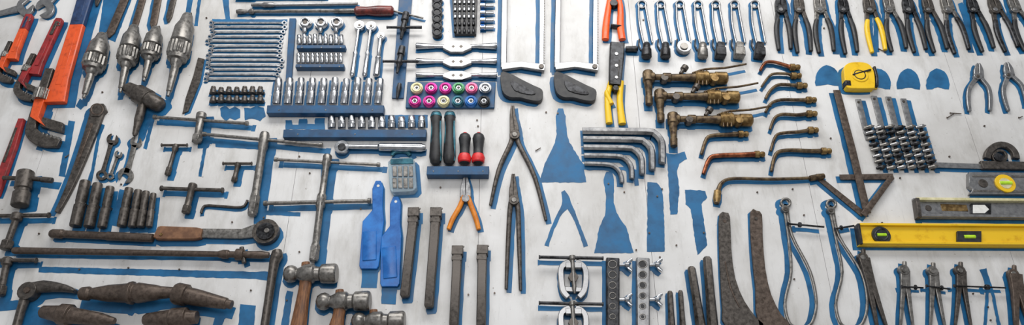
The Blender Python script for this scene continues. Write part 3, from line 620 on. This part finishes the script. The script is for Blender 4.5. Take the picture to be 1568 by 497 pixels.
for (x0,y0,x1,y1,w) in [(1026,445,1029,505,9),(1042,444,1046,505,8),(1059,408,1074,505,13),(1083,393,1092,505,14)]:
    t=T('cold_chisel',(-2,3,1)); t.s([(x0,y0,w*.7),(x0,y0+3,w),(x1-(x1-x0)*.5,(y0+y1)/2,w*1.05),(x1,y1,w*1.3)],'dark',sh='hex'); t.done()
t=T('hook_spanner',(-2,3,1)); t.p([(1102,327),(1112,325),(1118,332),(1120,380),(1126,425),(1140,460),(1158,485),(1170,500),(1112,500),(1106,470),(1103,420),(1101,360)],'dark',.001,.01,k=2); t.d(1110,338,3,'rust',.008,.0115,seg=8,sil=False); t.s([(1110,400,3),(1118,440,4),(1132,470,3)],'rust',th=.0115,k=2,sil=False); t.done()
t=T('hook_spanner',(-3,3,1)); t.p([(1149,324),(1159,322),(1167,328),(1168,360),(1172,410),(1181,450),(1196,480),(1210,500),(1163,500),(1157,440),(1151,380)],'rust',.001,.01,k=2); t.d(1158,334,3,'dark',.008,.0115,seg=8,sil=False); t.done()
def caliper(x,y,yb,cx,spread,m='worn',w=5,arm=None,name='outside_caliper'):
    t=T(name,(-6,3,1.5)); t.r(x,y,7,4,m,seg=16); t.d(x,y+9,6,m,.001,.016,seg=14); t.d(x,y+9,3,'dark',.01,.019,seg=8,sil=False)
    for q in (-1,1):
        t.s([(x+q*2,y+9,w*1.3),(x+q*3+(cx-x)*.3,y+50,w),(cx+q*spread*.6,y+(yb-y)*.55,w),(cx+q*spread,y+(yb-y)*.8,w),(cx+q*spread*.7,yb-6,w),(cx+q*2,yb,w*.6)],m,k=4,tf=.7)
    if arm: t.l(arm[0],arm[1],arm[2],arm[3],[(0,6),(.04,6),(.05,3),(.3,3),(.31,8),(.38,8),(.39,3),(1,3)],'gun',hc=.022)
    t.done()
caliper(1203,310,500,1226,24,'worn',4.5,(1205,342,1262,347)); caliper(1273,312,500,1304,24,'worn',4.5,(1278,350,1308,345))
def divider(x,y,e1,e2,m='dark',w=7,arm=None):
    t=T('divider_compass',(-4,3,1)); t.d(x,y,8,m,.001,.018,seg=16); t.d(x,y,4,'worn',.01,.022,seg=10,sil=False); t.l(x,y-12,x,y-4,[(0,6),(1,7)],m,hc=.01)
    for e in (e1,e2): t.s([(x+(1 if e is e2 else -1)*3,y+2,w*1.3),(x+(e[0]-x)*.35,y+(e[1]-y)*.35,w),(e[0],e[1],w*.5)],m,sh='rect',tf=.8,k=2)
    if arm: t.l(arm[0],arm[1],arm[2],arm[3],[(0,5),(.05,5),(.06,2.6),(.6,2.6),(.61,8),(.68,8),(.69,2.6),(1,2.6)],'gun',hc=.02)
    t.done()
divider(1322,393,(1344,505),(1359,505),'dark',9)
divider(1385,412,(1378,505),(1399,505),'worn',7,(1380,438,1414,440)); divider(1429,414,(1424,505),(1448,505),'worn',7,(1418,437,1455,442)); divider(1471,413,(1462,505),(1488,505),'dark',7,(1460,437,1540,440))
stroke([(1504,412,8),(1512,440,5),(1508,500,5)]); stroke([(1506,412,8),(1520,450,5),(1530,500,5)])
divider(1553,418,(1556,505),(1580,505),'rust',11)
# nails, only on bare wall
bpy.context.view_layer.update(); dg=bpy.context.evaluated_depsgraph_get()
def bare(x,y):
    for dx,dy in ((0,0),(4,0),(-4,0),(0,4),(0,-4)):
        p=W(x+dx,y+dy); hit,loc,nn,i,ob,mm=bpy.context.scene.ray_cast(dg,Vector((p.x,-1,p.z)),Vector((0,1,0)))
        if hit and not ob.name.startswith(('wall','painted')): return False
    return True
t=T('nails',None)
for i in range(110):
    x=random.uniform(20,1550); y=random.uniform(10,490)
    if bare(x,y): t.d(x,y,1.4,'rust',0.0006,.004,seg=8)
for (x,y,a,b) in [(1450,180,1462,173),(1455,173,1472,174),(1345,75,1356,80),(820,230,828,226),(560,205,568,202),(100,240,106,236),(1560,180,1566,178)]:
    if bare(x,y): t.s([(x,y,3),(x+1,y,1.6),(a,b,1.2)],'rust',hc=.004)
t.done(0)
me=bpy.data.meshes.new('blue_paint_outlines'); me.from_pydata(PV,[],PF); me.materials.append(MATS['bpaint']); me.update()
po=bpy.data.objects.new('blue_paint_outlines',me); bpy.context.collection.objects.link(po)
# ================= LIGHT / CAMERA =================
def area(name,loc,tgt,sx,sy,e,col=(1,1,1)):
    l=bpy.data.lights.new(name,'AREA'); l.shape='RECTANGLE'; l.size=sx; l.size_y=sy; l.energy=e; l.color=col
    o=bpy.data.objects.new(name,l); o.location=loc; o.rotation_euler=(Vector(tgt)-Vector(loc)).to_track_quat('-Z','Y').to_euler(); bpy.context.collection.objects.link(o)
area('ceiling_light',(0.0,-1.6,3.9),(0,0,2.0),2.8,0.8,60,(1,.98,.95))
area('front_fill_light',(-.1,-3.6,2.3),(0,0,1.9),1.8,1.3,40,(1,.985,.975))  # unseen fill light in front of the wall, lifts the dark corners
w=bpy.data.worlds.new('w'); bpy.context.scene.world=w; w.use_nodes=True
w.node_tree.nodes['Background'].inputs[0].default_value=(.95,.97,1,1); w.node_tree.nodes['Background'].inputs[1].default_value=.44
cam=bpy.data.cameras.new('camera'); co=bpy.data.objects.new('camera',cam); bpy.context.collection.objects.link(co)
cam.sensor_width=36; cam.lens=F/1568*36; cam.clip_start=.01
co.location=(0,-D,ZC); co.rotation_euler=(math.pi/2+TH,0,0)
bpy.context.scene.camera=co
bpy.context.scene.view_settings.view_transform='Standard'
